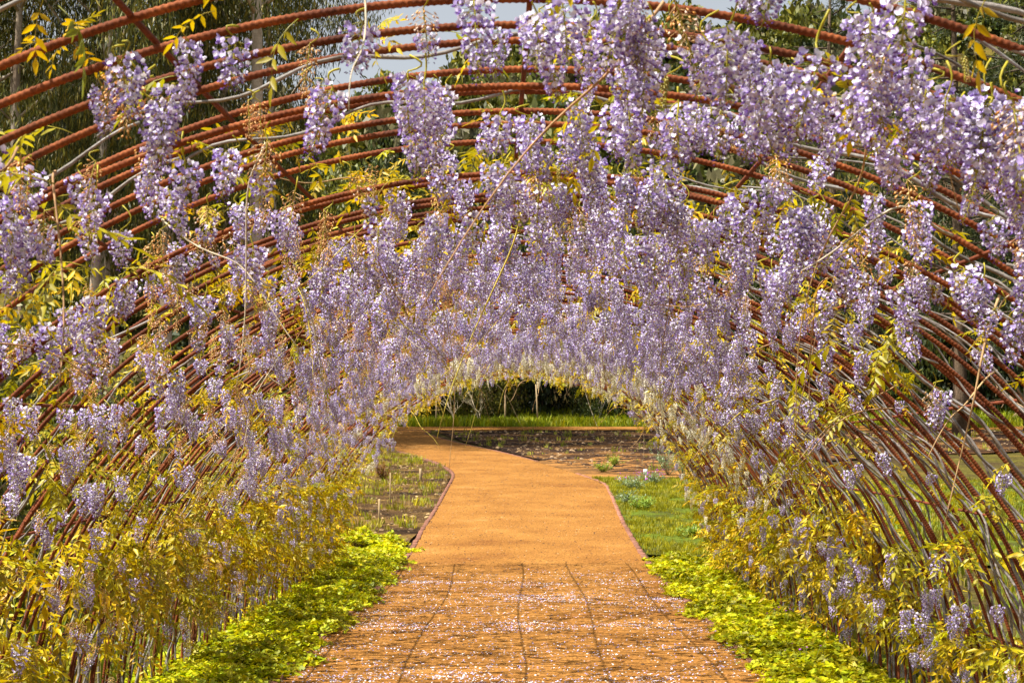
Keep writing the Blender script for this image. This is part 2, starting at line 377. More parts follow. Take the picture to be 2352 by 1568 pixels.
# ------------------------------------------------------------------ wisteria templates
LILAC = np.array([.53, .42, .82]); PALE = np.array([.95, .93, .98]); VIOLET = np.array([.20, .085, .44])  # petal hues; PALE whitened and VIOLET deepened to paint in highlights and dark contrast
CREAM = np.array([.92, .86, .62]); WHITE = np.array([.95, .93, .82]); WITH = np.array([.72, .33, .06]); WITH2 = np.array([.88, .58, .27]); GREENY = np.array([.46, .40, .03])
def flower(cb, ck):
    """one pea flower: raised banner petal, two wings and a keel; points along +x (outwards)"""
    a = np.linspace(0, 2 * math.pi, 8)[:-1]
    ring = np.stack([.20 + .42 * np.abs(np.sin(a)) ** 1.5 - .12 * np.cos(a), np.array([0, .52, .66, .34, -.34, -.66, -.52]), np.array([.72, .82, .36, -.16, -.16, .36, .82])], -1)
    V = [np.array([[.02, 0, .22]]), ring]
    C = [np.tile(cb * .9, (1, 1)), np.tile(cb, (7, 1))]
    F = [(0, 1 + k, 1 + (k + 1) % 7) for k in range(7)]
    o = 8
    for s in (-1, 1):
        V.append(np.array([[.0, .02 * s, -.05], [.45, .30 * s, .06], [.95, .12 * s, -.30], [.5, .05 * s, -.42]])); C.append(np.stack([ck, ck * 1.15, ck * .9, ck]))
        F += [(o, o + 1, o + 2), (o, o + 2, o + 3)]; o += 4
    return np.concatenate(V), [np.array(F)], np.clip(np.concatenate(C), 0, 1)
def bud(c):
    V = np.array([[0, 0, 0], [.45, .20, .05], [.45, -.20, .05], [.45, 0, -.25], [1.0, 0, -.1]])
    F = np.array([(0, 1, 2), (0, 3, 1), (0, 2, 3), (4, 2, 1), (4, 1, 3), (4, 3, 2)])
    return V, [F], np.tile(c, (5, 1))

def raceme(L_, n, kind, ped, seed, rad=.045):
    r = np.random.default_rng(seed); parts = []
    # stalk: curved peduncle then hanging rachis
    t = np.linspace(0, 1, 6); bend = r.uniform(.01, .05)
    P = np.stack([bend * np.sin(t * math.pi) , 0 * t, -ped * t], -1); top = P[-1]
    t2 = np.linspace(0, 1, 6)[1:]; sw = r.uniform(-.015, .015)
    P2 = np.stack([top[0] + sw * t2 ** 2, sw * t2, top[2] - L_ * t2], -1)
    parts.append(tubec(np.concatenate([P, P2]), np.linspace(.0028, .0012, 11), GREENY, 4))
    if kind == 'green':
        for k in range(n):
            u = (k + .5) / n; ph = k * 2.4
            M = rotmats(np.array([0.]), np.array([.9]), np.array([ph]), np.array([.016 * (1 - .6 * u)]), np.array([[top[0] + .004 * math.cos(ph), .004 * math.sin(ph), top[2] - L_ * u]]))
            parts.append(scatter(bud(np.array([.50, .43, .12]) * r.uniform(.8, 1.2)), M))
        return join(parts)
    for k in range(n):
        u = (k + r.uniform(0, 1)) / n; ph = k * 2.39996 + r.uniform(-.4, .4)
        rr = rad * (1 - .72 * u ** 1.3) * r.uniform(.55, 1.12) * (.75 + .25 * min(1, u * 8))
        pos = np.array([[top[0] + sw * u * u + rr * math.cos(ph), sw * u + rr * math.sin(ph), top[2] - L_ * u - .010 + r.normal(0, .004)]])
        sz = np.array([.0140 * (1 - .42 * u) * r.uniform(.85, 1.2)])
        tilt = r.normal(.15, .35); roll = r.normal(0, .45)
        wither = (kind == 'withered') or (kind == 'turning' and u < .5 + r.normal(0, .12)) or (kind == 'lilac' and r.random() < .02)
        if wither:
            c = WITH * (1 - (m := r.random())) + WITH2 * m
            if kind == 'turning' and r.random() < .35: c = np.array([.88, .66, .52])
            T = bud(c); sz = sz * 1.05
            tilt += .7
        elif u > .84:
            T = bud(VIOLET * r.uniform(.8, 1.3) if kind != 'cream' else CREAM * .9)
        elif kind == 'cream':
            m = r.random(); T = flower(WHITE * m + CREAM * (1 - m), CREAM * r.uniform(.85, 1))
        else:
            m = r.random() ** (.6 if r.random() < .5 else 1.8); cb = LILAC * (1 - m) + PALE * m; m2 = r.random() * .45; ck = VIOLET * (1 - m2) + LILAC * m2
            T = flower(cb, ck)
        M = rotmats(np.array([roll]), np.array([tilt]), np.array([ph + r.normal(0, .35)]), sz, pos)
        parts.append(scatter(T, M))
        if k % 2 == 0 :
            c0 = np.array([[top[0] + sw * u * u, sw * u, top[2] - L_ * u + .004]])
            parts.append(tubec(np.concatenate([c0, pos]), .0008, GREENY * .9 if not wither else WITH2 * .8, 3))
    return join(parts)

VAR = {}
def variants(kind, specs):
    VAR[kind] = []
    for s in specs:
        V, F, C = raceme(*s); VAR[kind].append(mesh('flower_cluster_' + kind, V, F, M_PETAL, C))
variants('lilac', [(.15, 104, 'lilac', .04, 1, .044), (.18, 124, 'lilac', .05, 2, .042), (.13, 92, 'lilac', .08, 3, .047), (.20, 132, 'lilac', .04, 4, .040), (.16, 112, 'lilac', .10, 5, .048), (.11, 74, 'lilac', .03, 6, .042)])
variants('turning', [(.17, 108, 'turning', .05, 11, .042), (.19, 118, 'turning', .08, 12, .040), (.14, 88, 'turning', .04, 13, .042)])
variants('withered', [(.17, 84, 'withered', .05, 21, .030), (.13, 64, 'withered', .04, 22, .028)])
variants('cream', [(.19, 110, 'cream', .04, 31, .037), (.23, 130, 'cream', .05, 32, .035), (.16, 96, 'cream', .03, 33, .037)])
variants('green', [(.09, 60, 'green', .05, 41), (.07, 50, 'green', .08, 42)])

def leaflet(c, w=.17):
    V = np.array([[0, 0, 0], [.35, w, .05], [.35, -w, .05], [.45, 0, -.015], [.75, w * .62, .03], [.75, -w * .62, .03], [1, 0, -.03]])
    F = np.array([(0, 3, 1), (0, 2, 3), (1, 3, 4), (2, 5, 3), (3, 6, 4), (3, 5, 6)])
    return V, [F], np.tile(c, (7, 1))
def compound_leaf(seed, n=5, c0=(.34, .30, .012), hi=True):
    r = np.random.default_rng(seed); L_ = .20; t = np.linspace(0, 1, 6)
    P = np.stack([L_ * t, 0 * t, .035 * np.sin(t * 2.4) - .05 * t ** 2], -1)
    parts = [tubec(P, np.linspace(.0018, .0009, 6), np.array([.42, .36, .04]), 3)]
    c0 = np.array(c0)
    for k in range(n):
        u = .28 + .62 * k / (n - 1)
        x = L_ * u; z = np.interp(u, t, P[:, 2])
        for s in (-1, 1):
            c = c0 * r.uniform(.75, 1.25)
            M = rotmats(np.array([r.normal(0, .3)]), np.array([r.normal(.42, .25)]), np.array([s * (1.05 - .25 * u) + r.normal(0, .12)]), np.array([.062 * (1.0 - .2 * abs(u - .55)) * r.uniform(.85, 1.1)]), np.array([[x, 0, z]]))
            parts.append(scatter(leaflet(c), M))
    M = rotmats(np.array([0.]), np.array([.45]), np.array([0.]), np.array([.066]), P[-1:])
    parts.append(scatter(leaflet(c0), M))
    return join(parts)
LEAVES = [compound_leaf(50 + k, 4 + k % 3, c) for k, c in enumerate([(.44, .34, .005), (.52, .38, .005), (.34, .31, .006), (.56, .38, .005)])]
def leaf_cluster(seed, small=False):
    r = np.random.default_rng(seed); parts = []
    for k in range(5):
        M = rotmats(np.array([r.normal(0, .3)]), np.array([r.uniform(-.5, .7)]), np.array([k * 1.26 + r.normal(0, .3)]), np.array([r.uniform(.8, 1.15)]), np.array([[0., 0, 0]]))
        parts.append(scatter(LEAVES[k % 4], M))
    return join(parts)
LEAF_CL = [leaf_cluster(60 + k) for k in range(4)]
LEAF_ME = [mesh('leaf_near', *(lambda t: (t[0], t[1], M_LEAF, t[2]))(compound_leaf(80 + k, 5))) for k in range(4)]

# stems that wind up the bars
def stem(side, a0, a1, pitch, off, r0, seed):
    r = np.random.default_rng(seed); n = int((a1 - a0) / 1.1) + 4
    a = np.radians(np.linspace(a0, a1, n)); s = a * R0
    w = r.uniform(0, 6.28); ph = 2 * math.pi * s / pitch + w + .8 * np.sin(s * 1.3 + w)
    o_r = off * np.cos(ph) + .012 * np.sin(s * 4 + w) ; o_y = off * np.sin(ph) + .022 * np.sin(s * .9 + w * 2) * sm(s, .1, 1)
    rad = R0 + o_r + .02 * np.sin(s * 2.1 + w) * 0
    P = np.stack([side * rad * np.cos(a), o_y, rad * np.sin(a)], -1)
    kn = 1 + .12 * np.sin(s * 23 + w) + .08 * np.sin(s * 51)
    V, F = tube(P, np.linspace(r0, r0 * .45, n) * kn, 6)
    return mesh('stem', V, F, M_VINE, smooth=True)
ST = {1: [], -1: []}
for side in (1, -1):
    for k in range(9):
        ST[side].append(stem(side, -2, [112, 72, 80, 66, 74, 96, 70, 84, 58][k] * (1 if side == 1 else .62), [.42, .6, .5, .36, .8, .55, .46, .7, .4][k], [.016, .020, .015, .021, .026, .016, .018, .030, .022][k], [.0088, .0070, .0100, .0078, .0062, .0092, .0080, .0058, .0098][k], 300 + k + 20 * side))

# ------------------------------------------------------------------ the wisteria plants
LEFT_L = ['lilac wisteria on the left wall closest to the viewer, large leaf sprays low down',
          'lilac wisteria second along the left wall, orange withered clusters among bare bars',
          'lilac wisteria third along the left wall, many orange spent clusters near the ground',
          'lilac wisteria fourth along the left wall, above bright ivy where bar feet show',
          'lilac wisteria fifth along the left wall, halfway down the rebar tunnel',
          'lilac wisteria sixth along the left wall, dense yellow leaves at its foot',
          'lilac wisteria second from the far end of the left wall',
          'lilac wisteria at the far end of the left wall beside the black plastic tray']
RIGHT_L = ['lilac wisteria on the right wall closest to the viewer, mostly bare grey stems',
           'lilac wisteria second along the right wall, bare stems winding up rusty bars',
           'lilac wisteria third along the right wall, few clusters below shoulder height',
           'lilac wisteria fourth along the right wall, thick blossom and leaves near the ground',
           'lilac wisteria fifth along the right wall, halfway down the rebar tunnel',
           'lilac wisteria sixth along the right wall, clusters hanging over the ivy',
           'lilac wisteria second from the far end of the right wall',
           'lilac wisteria at the far end of the right wall beside the grass patch']
NB = 8; BW = (Y1 - Y0) / NB
plants = {}
for side, labs in ((-1, LEFT_L), (1, RIGHT_L)):
    for k in range(NB):
        e = empty('wisteria', (side * R0, Y0 + BW * (k + .5), 0))
        tag(e, labs[k], 'wisteria', 'lilac wisterias climbing the tunnel'); plants[(side, k)] = e
cream = {}
for key, pos, lab in (((1, 1), (R0, 16.9, 0), 'cream white wisteria at the right foot of the far tunnel mouth'),
                      ((1, 0), (R0, 13.6, 0), 'cream white wisteria on the right wall, nearer than the one at the mouth'),
                      ((-1, 1), (-R0, 16.6, 0), 'cream white wisteria at the left foot of the far tunnel mouth'),
                      ((-1, 0), (-R0, 13.4, 0), 'cream white wisteria low on the left wall among yellow leaves')):
    e = empty('white_wisteria', pos); tag(e, lab, 'wisteria', 'cream wisterias near the far end'); cream[key] = e

def bin_of(y): return int(min(NB - 1, max(0, (y - Y0) / BW)))

# stems
for y in arches:
    for side in (1, -1):
        if y > 17.9 and random.random() < .3: continue
        for rep in range(1 + (random.random() < (.4 if side == 1 else .15))):
            p = plants[(side, bin_of(y))]
            o = link('stem', random.choice(ST[side]), p, (side * 0 - p.location.x + random.gauss(0, .01), y + random.gauss(0, .02) - p.location.y, 0))
            o.rotation_euler = (random.gauss(0, .015), 0, random.gauss(0, .02)); s = 1 + random.uniform(-.006, .012); o.scale = (s, random.choice((1, -1)), s)
for e in cream.values():
    side = 1 if e.location.x > 0 else -1
    for k in range(3):
        o = link('stem', random.choice(ST[side]), e, (-e.location.x, random.uniform(-.4, .4), 0))

# wandering shoots that leave the bars
def shoot(p0, d, L_, sag, r0, seed, c=(.42, .27, .13)):
    r = np.random.default_rng(seed); n = 14; t = np.linspace(0, 1, n)
    d = np.array(d, float); d /= np.linalg.norm(d); w1, w2 = r.uniform(0, 6, 2)
    P = np.array(p0)[None] + d[None] * (L_ * t)[:, None]
    P[:, 2] -= sag * t ** 2 - .03 * np.sin(t * 7 + w1); P[:, 0] += .035 * np.sin(t * 6 + w2) * L_; P[:, 1] += .04 * np.sin(t * 5 + w1) * L_
    return tubec(P, np.linspace(r0, r0 * .35, n), c, 4)
cnt = 0
for k in range(150):
    th = R_(random.choice((random.uniform(30, 150), random.uniform(50, 130)))); y = random.uniform(2.4, 18.4) if k > 24 else 18.3
    side = 1 if th < math.pi / 2 else -1; p = plants[(side, bin_of(y))]
    P0 = np.array([(R0 - .02) * math.cos(th), y, (R0 - .02) * math.sin(th)])
    d = (random.gauss(0, .8) , random.gauss(0, .7), random.uniform(-.7, .2)); L_ = random.uniform(.25, .8) if k > 24 else random.uniform(.15, .4); sag = random.uniform(.02, .4) if k > 24 else random.uniform(.02, .12)
    c = random.choice([(.42, .27, .13), (.45, .36, .06), (.34, .2, .1), (.5, .42, .3)])
    V, F, C = shoot(P0 - np.array(p.location), d, L_, sag, random.uniform(.0022, .0045), k, c)
    link('shoot', mesh('shoot', V, F, M_TWIG, C), p)

# blossom density per square metre of tunnel surface
def dens(th, y):
    """th in degrees from the right-hand ground"""
    if 62 <= th <= 118:
        if y < 2.35: return 8
        if y < 3.35: return 64 if 62 < th < 108 else 54
        if y < 3.9: return 8 if 74 < th < 108 else (24 if th > 90 else 16)
        return 54 if y < 15 else 44
    if 118 < th <= 140:
        if y < 4.2: return 50 if th < 130 else 34
        return 36 if y < 12 else 40
    if 140 < th <= 160: return 17 if y < 5 else (19 if y < 9 else 26)
    if th > 160: return (22 if th < 171 else 12) if y > 5 else 14
    if 50 <= th < 62: return (15 if y < 4 else (9 if y < 8 else 25))
    if 28 <= th < 50: return 2.3 if y < 7.5 else (4 if y < 11 else 14)
    return 5.5 if y < 7 else (15 if th > 8 else 9)
placed = {}
def put(kind, x, y, z, plant, rz, sc, tilt, lab=None):
    o = link('flower_cluster', random.choice(VAR[kind]), plant, (x - plant.location.x, y - plant.location.y, z - plant.location.z))
    o.rotation_euler = (random.gauss(0, tilt), random.gauss(0, tilt), rz); o.scale = (sc * random.uniform(.9, 1.2), sc * random.uniform(.9, 1.2), sc)
    return o
ncl = 0
for th0 in np.arange(4, 176, 4.0):
    for y0 in np.arange(2.2, 18.45, .25):
        A = .25 * R0 * R_(4); d_ = dens(th0 + 2, y0 + .12)
        # clumps: slow variation over the surface
        cl = 1 + .55 * math.sin(th0 * .23 + y0 * 1.9) * math.sin(y0 * 2.7 + th0 * .11)
        lam = d_ * A * max(.4, cl)
        for _ in range(int(rng.poisson(lam))):
            th = R_(th0 + random.uniform(0, 4)); y = y0 + random.uniform(0, .25); td = math.degrees(th)
            inw = random.uniform(0, .05) + (random.uniform(.03, .16) if td > 150 or td < 30 else 0)
            rr = R0 - inw; x = rr * math.cos(th); z = rr * math.sin(th) + (.07 * sm(y, 13, 16) if 30 < td < 150 else 0)
            side = 1 if td + random.gauss(0, 5) < 90 else -1
            kind = 'lilac'; q = random.random()
            if td > 95:
                pw = .24 if td < 150 else .36
                if y > 10: pw *= .35
                if td > 158: pw = .48 if y < 12 else .15
                if q < pw: kind = 'turning'
                elif q < pw * 1.75: kind = 'withered' 
            elif q < .08 and y < 9: kind = 'turning'
            elif q < .10 and y < 9: kind = 'withered'
            if kind == 'lilac' and random.random() < (.07 if y < 6 else .02): kind = 'green'
            pc = sm(y, 10, 14.5) * (.74 if 20 < td < 90 else (.5 if 90 <= td < 115 else .15))
            if td > 158 or td < 20: pc = max(pc, .07 if y > 9 else 0)
            plant = plants[(side, bin_of(y))]
            if kind in ('lilac', 'turning') and random.random() < pc:
                kind = 'cream'; plant = cream[(side, 1 if y > 15.3 else 0)]
            sc = random.uniform(.54, .94) * (1.0 if y < 5 else .93 if y < 11 else .82 if y < 15 else .62)
            if z < .32: continue
            put(kind, x, y, z, plant, random.uniform(0, 6.28), sc, .16 if 30 < td < 150 else .12); ncl += 1
# the fringe that hangs from the last arch
for k in range(46):
    td = random.choice((random.uniform(28, 152), random.uniform(30, 70), random.uniform(120, 150))); th = R_(td)
    drop = random.uniform(0, .22) if 48 > td or td > 132 else 0; side = 1 if td < 90 else -1
    kind = 'cream' if random.random() < (.4 if 25 < td < 100 else .12) else 'lilac'
    y = 18.35 + random.uniform(-.1, .12); plant = plants[(side, NB - 1)] if kind == 'lilac' else cream[(side, 1)]
    put(kind, (R0 - .03) * math.cos(th), y, (R0 + .03) * math.sin(th) - drop, plant, random.uniform(0, 6), random.uniform(.45, .8), .15); ncl += 1
print('clusters', ncl)

# foliage
def ldens(th, y):
    if th > 163: return 80 if y > 4 else 60
    if th > 148: return 72 if y > 4.5 else 36
    if th > 134: return 46 if y > 4 else 9
    if th > 60: return 34 if y > 3.9 else 7
    if th > 44: return 28 if y > 6 else 9
    if th > 26: return (42 if y > 12.5 else 26 if y > 9 else 7)
    if th > 15: return (66 if y > 11 else 46 if y > 9 else 12)
    return 80 if y > 5 else 55
fol = {k: [[], []] for k in plants}
for th0 in np.arange(3, 177, 3.0):
    for y0 in np.arange(2.2, 18.5, .25):
        cl = max(.15, 1 + .9 * math.sin(th0 * .31 + y0 * 1.4) * math.sin(y0 * 2.1 - th0 * .17))
        for _ in range(int(rng.poisson(ldens(th0 + 1.5, y0 + .1) * .25 * R0 * R_(3) * cl))):
            td = th0 + random.uniform(0, 3); th = R_(td); y = y0 + random.uniform(0, .25)
            low = td > 150 or td < 28
            rr = R0 - (random.uniform(-.12, .10) if low else random.uniform(-.10, .06))
            z = rr * math.sin(th)
            if z < .45 and y < 14.5 and random.random() < .82: continue
            side = 1 if td < 90 else -1
            fol[(side, bin_of(y))][0].append((rr * math.cos(th), y, z)); fol[(side, bin_of(y))][1].append(low)
for key, (pts, low) in fol.items():
    if not pts: continue
    p = plants[key]; P = np.array(pts) - np.array(p.location)[None]; low = np.array(low); n = len(P)
    which = rng.integers(0, 6, n); parts = []
    for w in range(6):
        m = which == w
        if not m.any(): continue
        k = m.sum(); T = LEAVES[w] if w < 4 else LEAF_CL[w - 4]
        sc = np.where(low[m], rng.uniform(.8, 1.35, k), rng.uniform(.40, .75, k)) * (1 if w < 4 else .85)
        M = rotmats(rng.normal(0, .35, k), rng.uniform(-.2, 1.1, k), rng.uniform(0, 6.28, k), sc, P[m])
        g = rng.uniform(.7, 1.25, k); tint = np.stack([g * rng.uniform(.85, 1.15, k), g, g], -1)
        parts.append(scatter(T, M, tint))
    V, F, C = join(parts)
    tag(link('foliage', mesh('foliage', V, F, M_LEAF, C), p), kind='stuff')
# big single leaves that stand out near the viewer
for cx, cy, cz, n in ((-2.32, 8.9, .62, 16), (-2.25, 9.6, .72, 12), (-2.34, 10.4, .5, 10), (2.3, 8.6, .95, 16), (2.34, 9.2, .6, 12), (2.1, 6.5, 1.35, 8), (-2.0, 6.2, 1.5, 10), (-1.9, 4.9, 1.75, 10),
                      (1.62, 7.3, 1.83, 8), (1.45, 5.4, 2.05, 8), (-1.05, 3.0, 2.2, 5), (1.8, 9.4, 1.6, 8), (-1.2, 3.6, 2.1, 6)):
    side = 1 if cx > 0 else -1; p = plants[(side, bin_of(cy))]
    for k in range(n):
        o = link('leaf', random.choice(LEAF_ME), p, (cx + random.gauss(0, .1) - p.location.x, cy + random.gauss(0, .14) - p.location.y, cz + random.gauss(0, .07)))
        o.rotation_euler = (random.gauss(0, .3), random.uniform(-.1, .8), random.uniform(0, 6.28)); s = random.uniform(.8, 1.2); o.scale = (s, s, s)

# ------------------------------------------------------------------ ivy-like ground cover
def ivy_leaf(c):
    a = np.array([-2.7, -1.9, -1.25, -.62, 0, .62, 1.25, 1.9, 2.7]); r = np.array([.62, .95, .62, .92, .70, .92, .62, .95, .62]); r = np.array([.7, .95, .66, .9, 1.15, .9, .66, .95, .7])
    V = np.concatenate([[[0, 0, 0]], np.stack([r * np.cos(a), r * np.sin(a), .16 * np.abs(np.sin(a)) - .08 * r], -1)])
    F = np.array([(0, k, k + 1) for k in range(1, 9)])
    return V, [F], np.tile(np.array(c), (10, 1))
def cover_strip(name, x_in, x_out, y0, y1, n, label, hmax=.12, c0=(.42, .40, .006)):
    yy = rng.uniform(y0, y1, n); u = rng.beta(1.0, 1.0, n)
    xi = x_in(yy) + rng.normal(0, .05, n) + .07 * np.sin(yy * 3.1) + .05 * np.sin(yy * 7.7 + 1); xo = x_out(yy)
    x = xi + u * (xo - xi)
    hh = hmax * (.55 + .45 * np.sin(x * 9 + yy * 4) * np.sin(yy * 5.3)) * np.clip(u * 6 + .25, 0, 1)
    z = gz(x, yy) + hh * rng.uniform(.25, 1, n) ** .7 + .012
    s = rng.uniform(.018, .038, n)
    M = rotmats(rng.normal(0, .45, n), rng.normal(0, .45, n), rng.uniform(0, 6.28, n), s, np.stack([x, yy, z], -1))
    g = rng.uniform(.6, 1.3, n) * (1 + .25 * np.sin(yy * 2.2 + x * 3)); tint = np.stack([g * rng.uniform(.75, 1.15, n), g, g], -1)
    V, F, C = scatter(ivy_leaf(c0), M, tint)
    # low fill of small leaves
    o = link(name, mesh(name, V, F, M_COVER, C)); return tag(o, label, 'ground cover', 'ivy strips beside the path', 'stuff')
ty0 = float(ground_at(770, 1262)[1]) - .1
lx = lambda y: np.interp(y, [p[1] for p in LEs[:60]], [p[0] for p in LEs[:60]]) + .05 * (np.asarray(y) < 16) + .04 * np.sin(np.asarray(y) * 5) - .03
rx = lambda y: np.interp(y, [p[1] for p in REs[:60]], [p[0] for p in REs[:60]]) - .05 * (np.asarray(y) < 16) + .04 * np.sin(np.asarray(y) * 4) + .04
cover_strip('ivy_ground_cover', lx, lambda y: np.full_like(y, -2.62), 8.6, ty0 - .02, 21000, 'bright yellow green ivy strip along the left foot of the tunnel')
cover_strip('ivy_ground_cover', rx, lambda y: np.full_like(y, 2.62), 8.6, 19.4, 20000, 'bright yellow green ivy strip along the right foot of the tunnel', c0=(.42, .39, .006))
# tray of seedlings with its black rim
tl = ground_at(770, 1262); trr = ground_at(925, 1256); ty = float(tl[1]) - .1
cover_strip('seedling_bed', lambda y: np.full_like(y, trr[0] - .05), lambda y: np.full_like(y, -3.6), ty + .12, ty + .95, 3600, 'block of bright seedlings behind the black plastic edge', .26)
V, F = tube(np.array([[-3.7, ty + .05, .06], [-2.9, ty, .075], [-2.2, ty + .02, .07], [trr[0] - .1, ty - .01, .08]]), .022, 6)
V2, F2 = box(.02, .9, .09); V2 = V2 + np.array([trr[0] - .05, ty + .45, 0])
me = join([(V, F, np.zeros((len(V), 3))), (V2, [F2], np.zeros((len(V2), 3)))])
tag(link('plastic_edge', mesh('plastic_edge', me[0], me[1], M_BLACK)), 'black plastic edging in front of the bright seedlings left of the path', 'garden edging')

# grass blades and weeds
def blade_tuft(n, h, spread, seed, w=.006, lean=.5):
    r = np.random.default_rng(seed); V = []; F = []; 
    for k in range(n):
        a = r.uniform(0, 6.28); x, y = r.normal(0, spread, 2); H = h * r.uniform(.5, 1.1); dx, dy = math.cos(a), math.sin(a); l = r.uniform(.1, lean) * H
        o = len(V); nx, ny = -dy * w, dx * w
        V += [(x - nx, y - ny, 0), (x + nx, y + ny, 0), (x + dx * l * .4 + nx * .8, y + dy * l * .4 + ny * .8, H * .6), (x + dx * l * .4 - nx * .8, y + dy * l * .4 - ny * .8, H * .6), (x + dx * l, y + dy * l, H * r.uniform(.8, 1))]
        F += [(o, o + 1, o + 2), (o, o + 2, o + 3), (o + 3, o + 2, o + 4)]
    V = np.array(V); return V, [np.array(F)], np.ones((len(V), 3))
TUFT = [blade_tuft(9, .12, .03, 1), blade_tuft(14, .16, .05, 2, .007), blade_tuft(7, .07, .025, 3, .008, .9)]
def in_poly(P, poly):
    x, y = P[:, 0], P[:, 1]; poly = np.asarray(poly); c = np.zeros(len(P), bool); j = len(poly) - 1
    for i in range(len(poly)):
        xi, yi = poly[i]; xj, yj = poly[j]
        m = ((yi > y) != (yj > y)) & (x < (xj - xi) * (y - yi) / (yj - yi + 1e-12) + xi); c ^= m; j = i
    return c
path_poly = np.concatenate([LEs, REs[::-1]])
def patch(name, poly, n, cols, scale, label, cat='grass', clump=0.0, avoid_path=True, tufts=TUFT, mat=M_COVER):
    poly = np.asarray(poly); lo = poly.min(0); hi = poly.max(0)
    P = rng.uniform(lo, hi, (int(n * 2.5), 2)); P = P[in_poly(P, poly)]
    if avoid_path: P = P[~in_poly(P, path_poly)]
    if clump:
        f = np.sin(P[:, 0] * 2.1 + 1.3 * np.sin(P[:, 1] * 1.1)) * np.sin(P[:, 1] * 1.7 + 2 * np.sin(P[:, 0] * .9)) + .5 * np.sin(P[:, 0] * 5.3 + P[:, 1] * 3.1)
        P = P[f + rng.normal(0, .35, len(P)) > clump]
    P = P[:n]; k = len(P); w = rng.integers(0, len(tufts), k); parts = []
    cols = np.array(cols); ci = rng.integers(0, len(cols), k)
    for t in range(len(tufts)):
        m = w == t; q = m.sum()
        if not q: continue
        pos = np.stack([P[m, 0], P[m, 1], gz(P[m, 0], P[m, 1]) + .004], -1)
        s = rng.uniform(*scale, q)
        tint = cols[ci[m]] * rng.uniform(.7, 1.25, q)[:, None]
        parts.append(scatter(tufts[t], rotmats(rng.normal(0, .1, q), rng.normal(0, .1, q), rng.uniform(0, 6.28, q), s, pos), tint))
    V, F, C = join(parts)
    return tag(link(name, mesh(name, V, F, mat, C)), label, cat, None, 'stuff')
GR0 = [(.20, .26, .012), (.28, .30, .014), (.14, .22, .012)]; DRY = [(.40, .28, .10), (.30, .20, .07), (.22, .15, .06)]
left_bed = np.concatenate([np.array(lb), np.array(lw)[::-1]])
patch('weeds', left_bed, 5000, [(.34, .33, .012), (.26, .28, .012), (.42, .36, .02)], (.5, 1.3), 'thin green weeds scattered over the left soil bed', 'weeds', .15)
patch('dry_grass', left_bed, 2600, DRY, (.4, 1.0), 'dry brown grass stubble covering the left soil bed', 'dry grass', -.5)
right_bed = np.concatenate([np.array(rb), np.array(rw)[::-1]])
patch('grass', right_bed, 19000, [(.27, .25, .006), (.36, .32, .008), (.20, .20, .006)], (.35, .75), 'short bright green grass on the patch right of the path', 'grass', -.30)
far_bed = np.concatenate([np.array(fl), np.array(fr)[::-1]])
patch('sparse_weeds', far_bed, 1100, [(.24, .26, .02), (.34, .32, .03)], (.6, 1.9), 'sparse pale weeds dotted over the far dark soil bed', 'weeds', .35)
verge = [(-26, cross_y + 4.4), (46, cross_y + 4.4), (46, HEDGE_Y + 3.5), (-26, HEDGE_Y + 3.5)]
patch('verge_grass', verge, 15000, [(.30, .34, .010), (.40, .40, .012), (.20, .26, .010)], (1.6, 3.6), 'tall bright green grass verge below the far hedge', 'grass', -.9, False)
outer_r = [(2.7, 6), (16, 6), (24, 34), (12, 34), (6, 24), (2.7, 18)]
patch('rough_grass', outer_r, 6500, [(.22, .25, .015), (.16, .22, .015), (.30, .24, .06)], (.7, 1.8), 'rough grass outside the right wall of the tunnel', 'grass', .1)
outer_l = [(-2.75, 6), (-14, 6), (-24, 40), (-9, 40), (-2.75, 19)]
patch('rough_grass', outer_l, 7500, [(.22, .22, .015), (.15, .19, .015), (.30, .22, .06)], (.9, 2.4), 'rough grass outside the left wall of the tunnel', 'grass', -.2)

# fallen petals on the path
def petal():
    V = np.array([[-.5, -.4, .02], [.5, -.35, .10], [.6, .3, .22], [0, .55, .05], [-.6, .25, .25], [0, 0, .32]])
    F = np.array([(0, 1, 5), (1, 2, 5), (2, 3, 5), (3, 4, 5), (4, 0, 5)]); return V, [F], np.ones((6, 3))
n = 38000; yb = rng.uniform(8.8, 18.5, n); xb = rng.uniform(-1.85, 1.85, n)
band = np.zeros(n)
for c_, w_, a_ in ((16.6, .18, 1.0), (15.0, .35, .9), (14.0, .3, .5), (12.9, .18, .95), (12.6, .15, .6), (11.3, .22, .8), (10.4, .25, .4), (9.9, .3, .8), (9.2, .3, .9), (17.7, .2, .2)):
    band += a_ * np.exp(-((yb - c_ - .12 * np.sin(xb * 2 + c_)) / w_) ** 2)
band *= .75 + .45 * np.sin(xb * 1.3 + yb * 2.1)
keep = rng.random(n) < (.10 + .6 * band) * (.35 + 1.1 * (np.sin(xb * 4.3 + 2 * np.sin(yb * 1.7)) * np.sin(yb * 5.1 + xb) > -.2)) * np.clip((18.2 + .4 * np.sin(xb * 3) - yb) * 1.2 + .1, .1, 1)
P = np.stack([xb, yb], -1)[keep]; P = P[in_poly(P, path_poly)]; n = len(P)
c = np.array([(.66, .58, .88), (.86, .84, .95), (.93, .88, .80), (.50, .42, .80), (.80, .60, .40)])[rng.choice(5, n, p=[.33, .33, .2, .1, .04])]
V, F, C = scatter(petal(), rotmats(rng.normal(0, .3, n), rng.normal(0, .3, n), rng.uniform(0, 6.28, n), rng.uniform(.007, .0145, n), np.concatenate([P, (gz(P[:, 0], P[:, 1]) + pb(P[:, 0], P[:, 1]) + .006)[:, None]], 1)), c)
tag(link('fallen_petals', mesh('fallen_petals', V, F, M_PETAL, C)), 'fallen lilac and white petals lying in bands on the orange path', 'petals', None, 'stuff')

